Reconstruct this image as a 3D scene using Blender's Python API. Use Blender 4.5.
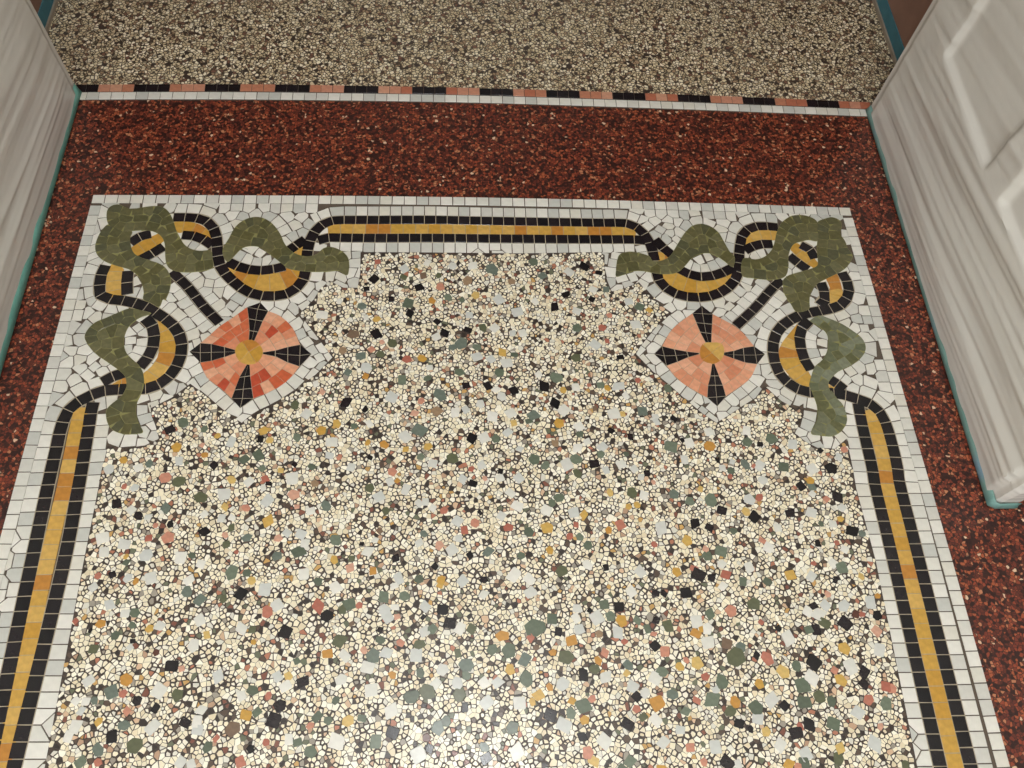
import bpy, math, random
import numpy as np
from mathutils import Matrix, Vector

random.seed(7)
for o in list(bpy.data.objects): bpy.data.objects.remove(o)
S = bpy.context.scene
COL = S.collection

# ------------------------------------------------------------------ camera
HC = 1.2                                   # camera height, metres
F_PX, PITCH, ROLL, YAW = 823.0, 1.0905, 0.12817, 0.14416
_f = Vector((math.sin(YAW)*math.cos(PITCH), math.cos(YAW)*math.cos(PITCH), -math.sin(PITCH)))
_r = _f.cross(Vector((0, 0, 1))).normalized(); _u = _r.cross(_f)
CR = math.cos(ROLL)*_r + math.sin(ROLL)*_u
CU = -math.sin(ROLL)*_r + math.cos(ROLL)*_u
cd = bpy.data.cameras.new('camera'); cam = bpy.data.objects.new('camera', cd); COL.objects.link(cam)
cd.sensor_width = 36; cd.lens = F_PX/1024*36; cd.clip_start = 0.02
M = Matrix((CR, CU, -_f)).transposed().to_4x4(); M.translation = Vector((0, 0, HC))
cam.matrix_world = M
S.camera = cam

# ------------------------------------------------------------------ light
W = bpy.data.worlds.new('world'); S.world = W; W.use_nodes = True
W.node_tree.nodes['Background'].inputs[0].default_value = (0.93, 0.97, 1.0, 1)
W.node_tree.nodes['Background'].inputs[1].default_value = 0.9
al = bpy.data.lights.new('entrance_daylight', 'AREA'); al.shape = 'RECTANGLE'; al.size = 1.6; al.size_y = 2.1
al.energy = 30; al.color = (0.97, 0.99, 1.0)
ao = bpy.data.objects.new('entrance_daylight', al); COL.objects.link(ao)
ao.location = (-0.3, -1.75, 1.35); ao.rotation_euler = (math.radians(78), 0, math.radians(-9))
VS = S.view_settings
VS.view_transform = 'Standard'; VS.look = 'None'; VS.gamma = 1; VS.use_curve_mapping = False
VS.exposure = 0.12

# ------------------------------------------------------------------ helpers
def ray(x, y): return CR*(x-512) - CU*(y-384) + _f*F_PX
def P(x, y):
    d = ray(x, y); k = -HC/d.z
    return (d.x*k, d.y*k)
def Pz(x, y, X):                           # pixel -> point on the vertical plane x = X
    d = ray(x, y); k = X/d.x
    return (d.y*k, HC+d.z*k)
def zp(ox, oy, pts, s=6.4):                # points read in an enlarged view -> floor
    return [P(ox+x/s, oy+y/s) for x, y in pts]
A = lambda *p: zp(70, 180, p)
B = lambda *p: zp(70, 290, p)
C = lambda *p: zp(220, 180, p)
D = lambda *p: zp(180, 290, p)
E_ = lambda *p: zp(20, 370, p)
F = lambda *p: zp(600, 180, p)
G = lambda *p: zp(740, 180, p)
H = lambda *p: zp(640, 290, p)
I = lambda *p: zp(750, 290, p)
J = lambda *p: zp(780, 370, p)
PX = lambda *p: [P(x, y) for x, y in p]

def lin(c):
    return tuple(((v/255)/12.92 if v <= 10 else (((v/255)+0.055)/1.055)**2.4) for v in c)

def dist(a, b): return math.hypot(a[0]-b[0], a[1]-b[1])
def catmull(pts, n=8, closed=False):
    out = []; m = len(pts)
    rng = range(m if closed else m-1)
    for i in rng:
        if closed: p0, p1, p2, p3 = pts[i-1], pts[i], pts[(i+1) % m], pts[(i+2) % m]
        else: p0, p1, p2, p3 = pts[max(i-1, 0)], pts[i], pts[i+1], pts[min(i+2, m-1)]
        for k in range(n):
            t = k/n
            out.append(tuple(0.5*((2*p1[j]) + (-p0[j]+p2[j])*t + (2*p0[j]-5*p1[j]+4*p2[j]-p3[j])*t*t
                             + (-p0[j]+3*p1[j]-3*p2[j]+p3[j])*t**3) for j in (0, 1)))
    if not closed: out.append(tuple(pts[-1]))
    return out
def resample(pts, step, closed=False):
    if closed: pts = pts+[pts[0]]
    L = [0]
    for a, b in zip(pts, pts[1:]): L.append(L[-1]+dist(a, b))
    n = max(1, round(L[-1]/step)); out = []; j = 0
    for i in range(n if closed else n+1):
        s = L[-1]*i/n
        while j < len(L)-2 and L[j+1] < s: j += 1
        d = L[j+1]-L[j]; t = (s-L[j])/d if d > 0 else 0
        out.append((pts[j][0]+(pts[j+1][0]-pts[j][0])*t, pts[j][1]+(pts[j+1][1]-pts[j][1])*t))
    return out
def normals(pts, closed=False):
    out = []; m = len(pts)
    for i in range(m):
        a = pts[i-1] if (closed or i > 0) else pts[i]
        b = pts[(i+1) % m] if (closed or i < m-1) else pts[i]
        d = dist(a, b) or 1
        out.append((-(b[1]-a[1])/d, (b[0]-a[0])/d))
    return out
def offset(pts, o, closed=False):
    return [(p[0]+n[0]*o, p[1]+n[1]*o) for p, n in zip(pts, normals(pts, closed))]
def area(p): return 0.5*sum(p[i-1][0]*p[i][1]-p[i][0]*p[i-1][1] for i in range(len(p)))
def ccw(p): return p if area(p) > 0 else p[::-1]
def centroid(p): return (sum(q[0] for q in p)/len(p), sum(q[1] for q in p)/len(p))
class Poly:
    def __init__(s, p):
        s.p = p; s.x0 = min(q[0] for q in p); s.x1 = max(q[0] for q in p)
        s.y0 = min(q[1] for q in p); s.y1 = max(q[1] for q in p)
    def has(s, q):
        x, y = q
        if not (s.x0 <= x <= s.x1 and s.y0 <= y <= s.y1): return False
        c = False; p = s.p; xj, yj = p[-1]
        for xi, yi in p:
            if (yi > y) != (yj > y) and x < (xj-xi)*(y-yi)/(yj-yi)+xi: c = not c
            xj, yj = xi, yi
        return c
def clip_half(poly, nx, ny, c):            # keep n.p <= c
    out = []; n = len(poly)
    ds = [nx*q[0]+ny*q[1]-c for q in poly]
    for i in range(n):
        a, b = poly[i-1], poly[i]; da, db = ds[i-1], ds[i]
        if (da > 0) != (db > 0):
            t = da/(da-db); out.append((a[0]+(b[0]-a[0])*t, a[1]+(b[1]-a[1])*t))
        if db <= 0: out.append(b)
    return out
def clean(p, e=2e-4):
    out = []
    for q in p:
        if not out or dist(out[-1], q) > e: out.append(q)
    if len(out) > 1 and dist(out[0], out[-1]) <= e: out.pop()
    return out
def voronoi(seeds, ids, R, gap):
    """inset Voronoi cell of each seed listed in ids"""
    grid = {}
    for k, s in enumerate(seeds): grid.setdefault((int(s[0]//R), int(s[1]//R)), []).append(k)
    res = {}
    for k in ids:
        x, y = seeds[k]; gx, gy = int(x//R), int(y//R)
        cand = []
        for i in (-2, -1, 0, 1, 2):
            for j in (-2, -1, 0, 1, 2):
                for m in grid.get((gx+i, gy+j), ()):
                    if m != k:
                        d2 = (seeds[m][0]-x)**2+(seeds[m][1]-y)**2
                        if 0 < d2 < 4*R*R: cand.append((d2, m))
        cand.sort()
        c = [(x-R, y-R), (x+R, y-R), (x+R, y+R), (x-R, y+R)]
        for d2, m in cand[:26]:
            d = math.sqrt(d2); nx = (seeds[m][0]-x)/d; ny = (seeds[m][1]-y)/d
            c = clip_half(c, nx, ny, nx*x+ny*y+d/2-gap/2)
            if len(c) < 3: break
        if len(c) >= 3: res[k] = c
    return res
def set_cells(seeds, th, ids, R, gap, quads=None, runs=None):
    """tile shapes for hand-set tesserae: like Voronoi cells, but joints to neighbours that lie
    roughly along a tile's own axes run square to that axis, as set rows do"""
    grid = {}; size = R
    for k, s in enumerate(seeds): grid.setdefault((int(s[0]//R), int(s[1]//R)), []).append(k)
    res = {}
    for k in ids:
        x, y = seeds[k]; gx, gy = int(x//R), int(y//R); t = th[k]
        ax = ((math.cos(t), math.sin(t)), (-math.sin(t), math.cos(t)))
        cand = []
        for i in (-2, -1, 0, 1, 2):
            for j in (-2, -1, 0, 1, 2):
                for m in grid.get((gx+i, gy+j), ()):
                    if m != k:
                        d2 = (seeds[m][0]-x)**2+(seeds[m][1]-y)**2
                        if 0 < d2 < 4*R*R: cand.append((d2, m))
        cand.sort()
        h = R*0.62
        c = [(x+ax[0][0]*a*h+ax[1][0]*b*h, y+ax[0][1]*a*h+ax[1][1]*b*h) for a, b in ((-1, -1), (1, -1), (1, 1), (-1, 1))]
        if quads and quads[k]: c = quads[k]
        for d2, m in cand[:26]:
            if runs and runs[k][0] == runs[m][0] > 0 and (abs(runs[k][1]-runs[m][1]) in (1, runs[k][2]-1)): continue
            d = math.sqrt(d2); dx, dy = seeds[m][0]-x, seeds[m][1]-y
            nx, ny = dx/d, dy/d; lim = d/2
            da = 0 if th[m] is None else abs((th[m]-t+math.pi/4) % (math.pi/2)-math.pi/4)
            for (ux, uy) in ax:
                pr = ux*dx+uy*dy
                if abs(pr)/d > (0.64 if th[m] is None else 0.84) and da < 0.5:
                    sg = 1 if pr > 0 else -1
                    nx, ny, lim = ux*sg, uy*sg, abs(pr)/2
                    break
            c = clip_half(c, nx, ny, nx*x+ny*y+lim-gap/2)
            if len(c) < 3: break
        if len(c) >= 3: res[k] = c
    return res
def cut(subject, convex):                  # Sutherland-Hodgman: any polygon against a convex cell
    c = ccw(convex); out = subject
    for i in range(len(c)):
        a, b = c[i-1], c[i]; nx, ny = b[1]-a[1], -(b[0]-a[0])
        out = clip_half(out, nx, ny, nx*a[0]+ny*a[1])
        if len(out) < 3: return []
    return out

# ------------------------------------------------------------------ materials
def newmat(name):
    m = bpy.data.materials.new(name); m.use_nodes = True
    nt = m.node_tree; return m, nt, nt.nodes['Principled BSDF']
def ramp(nt, cols, const=False):
    r = nt.nodes.new('ShaderNodeValToRGB'); e = r.color_ramp.elements
    r.color_ramp.interpolation = 'CONSTANT' if const else 'LINEAR'
    while len(e) < len(cols): e.new(0.5)
    for el, (p, c) in zip(e, cols): el.position = p; el.color = (*lin(c), 1)
    return r
def stone(name, cols, rough=0.28, mottled=0.18, scale=160):
    """polished stone: shade picked per piece, mottled by fine noise"""
    m, nt, b = newmat(name); N = nt.nodes.new; L = nt.links.new
    oi = N('ShaderNodeObjectInfo')
    n = len(cols); r = ramp(nt, [((i/n), c) for i, c in enumerate(cols)], True)
    L(oi.outputs['Random'], r.inputs[0])
    tc = N('ShaderNodeTexCoord'); nz = N('ShaderNodeTexNoise'); nz.inputs['Scale'].default_value = scale
    nz.inputs['Detail'].default_value = 4; L(tc.outputs['Object'], nz.inputs['Vector'])
    mr = N('ShaderNodeMapRange'); mr.inputs[1].default_value = 0.3; mr.inputs[2].default_value = 0.7
    mr.inputs[3].default_value = 1-mottled; mr.inputs[4].default_value = 1+mottled
    L(nz.outputs['Fac'], mr.inputs[0])
    mx = N('ShaderNodeVectorMath'); mx.operation = 'SCALE'
    L(r.outputs[0], mx.inputs[0]); L(mr.outputs[0], mx.inputs['Scale'])
    L(mx.outputs[0], b.inputs['Base Color'])
    b.inputs['Roughness'].default_value = rough
    return m
def plain(name, c, rough=0.6, var=0.12, scale=60):
    return stone(name, [c], rough, var, scale)
def attr_mat(name, rough=0.3):
    m, nt, b = newmat(name); a = nt.nodes.new('ShaderNodeAttribute'); a.attribute_name = 'chip_colour'
    nt.links.new(a.outputs['Color'], b.inputs['Base Color']); b.inputs['Roughness'].default_value = rough
    return m
def terrazzo(name, scale, cols, matrix, edge=0.06, rough=0.3, warp=0.35):
    m, nt, b = newmat(name); N = nt.nodes.new; L = nt.links.new
    tc = N('ShaderNodeTexCoord')
    nz = N('ShaderNodeTexNoise'); nz.inputs['Scale'].default_value = scale*0.6
    L(tc.outputs['Object'], nz.inputs['Vector'])
    sb = N('ShaderNodeVectorMath'); sb.operation = 'MULTIPLY_ADD'
    sb.inputs[1].default_value = (warp*2/scale,)*3
    L(nz.outputs['Color'], sb.inputs[0]); L(tc.outputs['Object'], sb.inputs[2])
    v = N('ShaderNodeTexVoronoi'); v.inputs['Scale'].default_value = scale; L(sb.outputs[0], v.inputs['Vector'])
    v2 = N('ShaderNodeTexVoronoi'); v2.feature = 'DISTANCE_TO_EDGE'; v2.inputs['Scale'].default_value = scale
    L(sb.outputs[0], v2.inputs['Vector'])
    sp = N('ShaderNodeSeparateColor'); L(v.outputs['Color'], sp.inputs[0])
    r = ramp(nt, cols, True); L(sp.outputs[0], r.inputs[0])
    th = N('ShaderNodeMapRange'); th.inputs[1].default_value = edge*0.5; th.inputs[2].default_value = edge*1.6
    L(v2.outputs['Distance'], th.inputs[0])
    mx = N('ShaderNodeMix'); mx.data_type = 'RGBA'; mx.inputs[6].default_value = (*lin(matrix), 1)
    L(th.outputs[0], mx.inputs[0]); L(r.outputs[0], mx.inputs[7])
    L(mx.outputs[2], b.inputs['Base Color']); b.inputs['Roughness'].default_value = rough
    return m

MAT = {
 'white': stone('white_marble', [(222, 219, 208), (214, 212, 202), (228, 225, 215), (206, 204, 195), (222, 220, 210), (197, 197, 189), (217, 213, 200), (226, 223, 213)], 0.3, 0.05, 90),
 'black': stone('black_marble', [(27, 23, 27), (22, 20, 23), (33, 28, 31), (25, 22, 25)], 0.25, 0.15, 120),
 'yellow': stone('yellow_marble', [(196, 154, 72), (190, 144, 58), (203, 164, 88), (184, 126, 54), (194, 152, 68), (200, 158, 78)], 0.3, 0.14, 110),
 'green': stone('green_marble', [(96, 92, 60), (86, 84, 54), (104, 101, 70), (92, 88, 54), (98, 94, 64), (82, 82, 58)], 0.32, 0.2, 130),
 'greygreen': stone('grey_green_marble', [(112, 116, 92), (98, 102, 76), (122, 126, 104), (94, 94, 62), (106, 108, 84)], 0.32, 0.2, 130),
 'pink': stone('pink_marble', [(216, 154, 122), (210, 142, 108), (222, 166, 134), (204, 132, 98), (218, 156, 122)], 0.3, 0.12, 120),
 'dullpink': stone('dull_pink_marble', [(196, 138, 112), (186, 124, 96), (202, 150, 122), (178, 108, 82)], 0.35, 0.12, 120),
 'redmix': stone('red_marble', [(194, 94, 60), (218, 156, 122), (182, 76, 50), (210, 138, 104), (200, 106, 70), (220, 164, 132)], 0.3, 0.14, 120),
 'grout': plain('dark_grout', (92, 80, 68), 0.8),
 'lightgrout': plain('light_grout', (168, 156, 132), 0.8),
 'greengrout': plain('green_grout', (134, 131, 82), 0.8),
 'matrix': plain('terrazzo_cement', (70, 58, 50), 0.45, 0.5, 240),
 'cement': plain('cement_screed', (120, 112, 100), 0.8),
 'chips': attr_mat('small_chips', 0.3),
 'cwhite': stone('white_chip_stone', [(216, 214, 204), (207, 206, 198), (224, 221, 211), (200, 201, 195)], 0.28, 0.06, 100),
 'cgreen': stone('green_chip_stone', [(96, 106, 88), (88, 97, 81), (108, 118, 100), (92, 95, 70), (104, 114, 103)], 0.28, 0.15, 160),
 'cblack': stone('black_chip_stone', [(28, 24, 26), (36, 30, 32), (24, 22, 24)], 0.25, 0.2, 160),
 'cyellow': stone('yellow_chip_stone', [(200, 162, 84), (194, 150, 68), (206, 174, 104), (190, 138, 64)], 0.28, 0.12, 160),
 'cred': stone('red_chip_stone', [(194, 134, 110), (180, 114, 94), (204, 156, 132), (170, 100, 82)], 0.28, 0.14, 160),
 'cbrown': stone('brown_chip_stone', [(92, 56, 44), (150, 124, 96), (118, 96, 78)], 0.28, 0.14, 160),
 'red': terrazzo('red_terrazzo', 205, [(0, (46, 25, 22)), (0.24, (98, 46, 35)), (0.44, (120, 55, 40)), (0.6, (146, 70, 47)), (0.75, (168, 90, 58)), (0.86, (58, 32, 28)), (0.93, (188, 126, 90)), (0.985, (222, 190, 158))], (56, 32, 27), 0.07),
 'far': terrazzo('small_chip_terrazzo', 150, [(0, (218, 203, 168)), (0.3, (238, 228, 200)), (0.52, (194, 175, 140)), (0.66, (162, 136, 108)), (0.76, (212, 196, 160)), (0.88, (120, 86, 70)), (0.94, (60, 50, 46))], (66, 54, 44), 0.1),
}
# ------------------------------------------------------------------ object makers
def link(name, me, mat, parent=None, kind=None):
    o = bpy.data.objects.new(name, me); COL.objects.link(o)
    if mat: me.materials.append(mat)
    if parent: o.parent = parent
    if kind: o['kind'] = kind
    return o
def mesh(name, v, f, smooth=False):
    me = bpy.data.meshes.new(name); me.from_pydata(v, [], f); me.update()
    if smooth: me.polygons.foreach_set('use_smooth', [True]*len(me.polygons))
    return me
def tag(o, label, cat, group=None):
    o['label'] = label; o['category'] = cat
    if group: o['group'] = group
    return o
def prism(name, poly, z0, z1, mat, parent=None, kind=None):
    p = ccw(poly); n = len(p)
    v = [(x, y, z1) for x, y in p]+[(x, y, z0) for x, y in p]
    f = [tuple(range(n))]+[(i, i+n, (i+1) % n+n, (i+1) % n) for i in range(n)]
    return link(name, mesh(name, v, f), mat, parent, kind)
def beds(name, polys, z0, z1, mat, parent):
    v = []; f = []
    for p in polys:
        p = ccw(p); n = len(p); b = len(v)
        v += [(x, y, z1) for x, y in p]+[(x, y, z0) for x, y in p]
        f += [tuple(range(b, b+n))]+[(b+i, b+i+n, b+(i+1) % n+n, b+(i+1) % n) for i in range(n)]
    return link(name, mesh(name, v, f), mat, parent)
BEV = 0.0005
def tile(name, poly, z, mat, parent, depth=0.002, tilt=0.0035):
    """one tessera: small arris, a hair of tilt"""
    p = clean(ccw(poly))
    if len(p) < 3 or area(p) < 1.2e-5: return None
    cx, cy = centroid(p); n = len(p)
    tx, ty = random.uniform(-tilt, tilt), random.uniform(-tilt, tilt)
    r = max(dist(q, (cx, cy)) for q in p); k = 1-min(BEV/r*1.6, 0.3)
    v = []
    for x, y in p:
        dx, dy = (x-cx), (y-cy)
        v.append((dx*k, dy*k, tx*dx+ty*dy))
    for x, y in p: v.append((x-cx, y-cy, -BEV*0.6))
    for x, y in p: v.append((x-cx, y-cy, -depth))
    f = [tuple(range(n))]
    for s in (0, n):
        f += [(s+i, s+i+n, s+(i+1) % n+n, s+(i+1) % n) for i in range(n)]
    o = link(name, mesh(name, v, f), mat, parent)
    o.location = (cx, cy, z)
    return o
def strip_quads(path, width, step, gap, closed=False):
    fine = catmull(path, 8) if len(path) > 2 else path
    c = resample(fine, step); a = offset(c, width/2); b = offset(c, -width/2)
    g = gap/2/step; out = []
    for i in range(len(c)-1):
        l = lambda p, q, t: (p[0]+(q[0]-p[0])*t, p[1]+(q[1]-p[1])*t)
        j = random.uniform(-0.06, 0.06)*0.5
        out.append([l(b[i], b[i+1], g), l(b[i], b[i+1], 1-g), l(a[i], a[i+1], 1-g+j*0.5), l(a[i], a[i+1], g+j*0.5)])
    return out
def strip_outline(path, width):
    c = resample(catmull(path, 8) if len(path) > 2 else path, 0.008)
    return offset(c, -width/2)+offset(c, width/2)[::-1]

U = HC
TW = 0.0150*U          # width of a row of tesserae
TL = 0.0184*U          # length along a row
TS = 0.0166*U          # pitch of the white field
GAP = 0.0011*U

# ------------------------------------------------------------------ room shell
XR, XL = 0.709*U, -0.614*U         # inner faces of the two open door leaves
YD0, YD1 = 0.342*U, 1.040*U        # near and far end of a leaf
def box_mesh(name, x0, x1, y0, y1, z0, z1):
    v = [(x, y, z) for x in (x0, x1) for y in (y0, y1) for z in (z0, z1)]
    f = [(0, 1, 3, 2), (4, 6, 7, 5), (0, 4, 5, 1), (2, 3, 7, 6), (0, 2, 6, 4), (1, 5, 7, 3)]
    return mesh(name, v, f)
YB, YT, YF = -2.0, 1.06*U, 4.2
floor = link('floor', box_mesh('floor', -1.3, 1.3, YB, YF, -0.12, -0.010), MAT['cement'], None, 'structure')
floor['label'] = 'terrazzo and mosaic floor of the doorway between the two wrapped doors'
MW = plain('wall_plaster', (206, 202, 194), 0.8, 0.05, 8)
MP = plain('pinkish_brown_wall', (142, 108, 92), 0.7, 0.12, 14)
CEILZ = 2.9
for nm, x0, x1 in (('wall_left', -1.14, -1.02), ('wall_right', 1.06, 1.18)):
    o = link(nm, box_mesh(nm, x0, x1, YB, YT, -0.01, CEILZ), MW, None, 'structure'); o['label'] = 'plain plaster side wall of the vestibule behind the open door'
o = link('ceiling', box_mesh('ceiling', -1.3, 1.3, YB, YF, CEILZ, CEILZ+0.1), plain('ceiling_white', (226, 222, 214), 0.85, 0.03, 5), None, 'structure')
o['label'] = 'plain white ceiling above the doorway'
# inner passage walls, seen at the very top of the picture
ia, ib = P(872, 0), P(899, 60); ic, id_ = P(55, 0), P(48, 22)
XIR = (ia[0]+ib[0])/2; XIL = (ic[0]+id_[0])/2
for nm, x0, x1 in (('wall_inner_left', XIL-0.14, XIL), ('wall_inner_right', XIR, XIR+0.14)):
    o = link(nm, box_mesh(nm, x0, x1, YT+0.005, YF, -0.01, CEILZ), MP, None, 'structure'); o['label'] = 'pinkish brown wall of the inner passage beyond the threshold'
o = link('wall_far', box_mesh('wall_far', -1.3, 1.3, YF, YF+0.1, -0.01, CEILZ), MW, None, 'structure')
o['label'] = 'plain far wall of the inner passage'
# ------------------------------------------------------------------ terrazzo grounds
TH_UP = PX((74, 84.2), (165, 83.8), (265, 83.7), (400, 86), (500, 88.2), (660, 93.2), (770, 97.5), (871, 102))
TH_LO = PX((74, 99.4), (165, 99), (265, 99.4), (400, 101), (500, 103), (660, 108.2), (770, 112.3), (871, 116.2))
red = prism('red_terrazzo', [(-1.02, YB), (1.06, YB), (1.06, P(871, 114)[1]), P(871, 114)]+PX((660, 106), (500, 101), (265, 97.5), (74, 97.5))+[(-1.02, P(74, 97)[1])], -0.012, -0.0028, MAT['red'], floor)
red['label'] = 'reddish brown terrazzo border with fine chips'
far = prism('small_chip_terrazzo', [(-1.3, P(74, 86)[1])]+PX((74, 86), (265, 85.5), (500, 90), (660, 95), (871, 104))+[(1.3, P(871, 104)[1]), (1.3, YF), (-1.3, YF)], -0.012, -0.0024, MAT['far'], floor)
far['label'] = 'beige small-chip terrazzo beyond the threshold'

# ------------------------------------------------------------------ threshold strip
ths = prism('threshold_strip', TH_UP+TH_LO[::-1], -0.010, -0.0014, MAT['grout'], floor)
ths['label'] = 'threshold row of black, pink and white tesserae'
def mid(a, b, t): return [(p[0]+(q[0]-p[0])*t, p[1]+(q[1]-p[1])*t) for p, q in zip(a, b)]
wrow = dist(TH_UP[3], TH_LO[3])/2
for i, q in enumerate(strip_quads(mid(TH_UP, TH_LO, 0.25), wrow*0.9, 0.0186*U, GAP*0.8)):
    blk = (i+1) % 6 < 3
    tile('black_tessera' if blk else 'pink_tessera', q, 0, MAT['black' if blk else 'dullpink'], ths)
for i, q in enumerate(strip_quads(mid(TH_UP, TH_LO, 0.76), wrow*0.88, 0.0192*U, GAP*0.9)):
    tile('white_tessera', q, 0, MAT['white'], ths)

# ------------------------------------------------------------------ motif traces
YE = -0.16*U                               # mosaic runs on to here behind the camera's view
def tail(p, q): # continue the straight line p->q down to y = YE
    t = (YE-p[1])/(q[1]-p[1]); return (p[0]+(q[0]-p[0])*t, YE)
lo_out = A((230, 545), (203, 600), (190, 660), (190, 725))+B((200, 35), (265, 60), (340, 68), (420, 85), (500, 115), (570, 158), (640, 208), (690, 265), (713, 330), (713, 400), (690, 475), (640, 548), (570, 603), (500, 630), (420, 632), (340, 634), (270, 640), (190, 650))+E_((420, 180), (350, 218), (302, 270), (272, 340), (250, 420), (230, 520), (205, 620), (190, 700), (175, 760))+PX((31, 566))
lo_out.append(tail(lo_out[-2], lo_out[-1]))
lo_in = E_((470, 205), (455, 260), (446, 330), (430, 420), (415, 510), (400, 600), (385, 690), (372, 760))+PX((62, 571), (15, 763))
lo_in.append(tail(lo_in[-2], lo_in[-1]))
lo_yel = E_((396, 238), (380, 300), (360, 380), (343, 460), (328, 540), (305, 640), (288, 730))+PX((46, 567), (5, 752))
lo_yel.append(tail(lo_yel[-2], lo_yel[-1]))
ro_out = G((650, 590), (685, 650), (698, 710))+I((628, 10), (615, 60), (575, 100), (500, 125), (420, 138), (340, 155), (270, 185), (200, 235), (158, 300), (146, 380), (158, 460), (192, 540), (250, 600), (320, 640), (380, 655), (450, 655), (520, 658), (600, 668))+J((420, 162), (500, 187), (580, 218), (640, 272), (680, 350), (710, 450), (738, 560), (755, 650), (768, 740))+PX((919, 560), (971, 768))
ro_out.append(tail(ro_out[-2], ro_out[-1]))
ro_in = J((500, 215), (510, 270), (530, 370), (553, 470), (575, 560), (598, 670), (613, 760))+PX((893, 560), (940.5, 768))
ro_in.append(tail(ro_in[-2], ro_in[-1]))
ro_yel = J((560, 255), (590, 310), (617, 390), (640, 480), (660, 560), (680, 680), (690, 750))+PX((906, 560), (956, 768))
ro_yel.append(tail(ro_yel[-2], ro_yel[-1]))
top_out = A((660, 240), (720, 240), (790, 242), (860, 256), (912, 300), (938, 370), (945, 470))+C((-2, 545), (40, 605), (100, 662), (170, 712), (250, 738), (340, 743), (430, 728), (500, 680), (543, 610), (555, 485), (570, 405), (600, 340), (645, 292), (710, 263), (780, 257), (900, 257), (1024, 257))+PX((430, 220), (480, 221), (540, 222))+F((0, 275), (110, 275), (175, 279), (232, 302), (285, 348), (322, 412), (345, 485), (358, 560), (370, 625), (402, 672), (450, 710), (520, 740), (600, 750), (680, 748), (760, 725), (830, 680), (875, 620), (890, 560), (890, 480))+G((5, 392), (22, 342), (60, 312), (120, 295), (180, 297), (245, 304))
top_in = C((625, 388), (700, 368), (780, 370), (900, 371), (1024, 372))+PX((430, 238), (480, 238.5), (540, 239))+F((0, 380), (110, 380), (220, 381), (290, 388))
top_yel = C((690, 322), (780, 313), (900, 313), (1024, 313))+PX((430, 229), (480, 229.5), (540, 230.5))+F((0, 327), (110, 328), (230, 338))
BLACK = [ # every black line of the ribbons, path and name of the ribbon it belongs to
 (lo_out, 'L'), (lo_in, 'L'), (ro_out, 'R'), (ro_in, 'R'), (top_out, 'T'), (top_in, 'T'),
 (C((45, 522), (130, 560), (220, 579), (310, 577), (420, 553)), 'T'),
 (C((425, 462), (480, 425), (548, 380)), 'T'),
 (A((912, 418), (850, 378), (790, 357), (715, 352)), 'T'),
 (A((385, 405), (450, 362), (520, 345)), 'L'), (A((450, 510), (530, 468), (600, 425)), 'L'),
 (A((372, 580), (364, 650), (366, 735)), 'L'),
 (B((480, 180), (527, 230), (540, 300), (530, 370), (500, 430), (445, 495)), 'L'),
 (B((205, 592), (270, 556), (350, 530)), 'L'),
 (F((500, 568), (560, 600), (640, 620), (720, 614), (790, 592), (855, 560)), 'T'),
 (F((350, 380), (410, 440), (465, 485)), 'T'),
 (G((28, 452), (80, 425), (140, 410), (210, 410)), 'T'),
 (G((385, 415), (440, 440), (480, 505)), 'R'), (G((312, 485), (370, 530), (435, 575)), 'R'),
 (G((515, 655), (538, 710), (545, 768))+I((470, 60), (445, 100)), 'R'),
 (I((378, 192), (332, 240), (316, 300), (326, 380), (350, 450), (390, 515)), 'R'),
 (I((505, 568), (555, 600), (605, 640)), 'R'),
]
STEM = [A((650, 585), (750, 680))+B((850, 100), (958, 212)), G((268, 638), (200, 700))+H((740, 112), (612, 232))]
YSTRIP = [(lo_yel, 'L'), (ro_yel, 'R'), (top_yel, 'T')]
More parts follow.
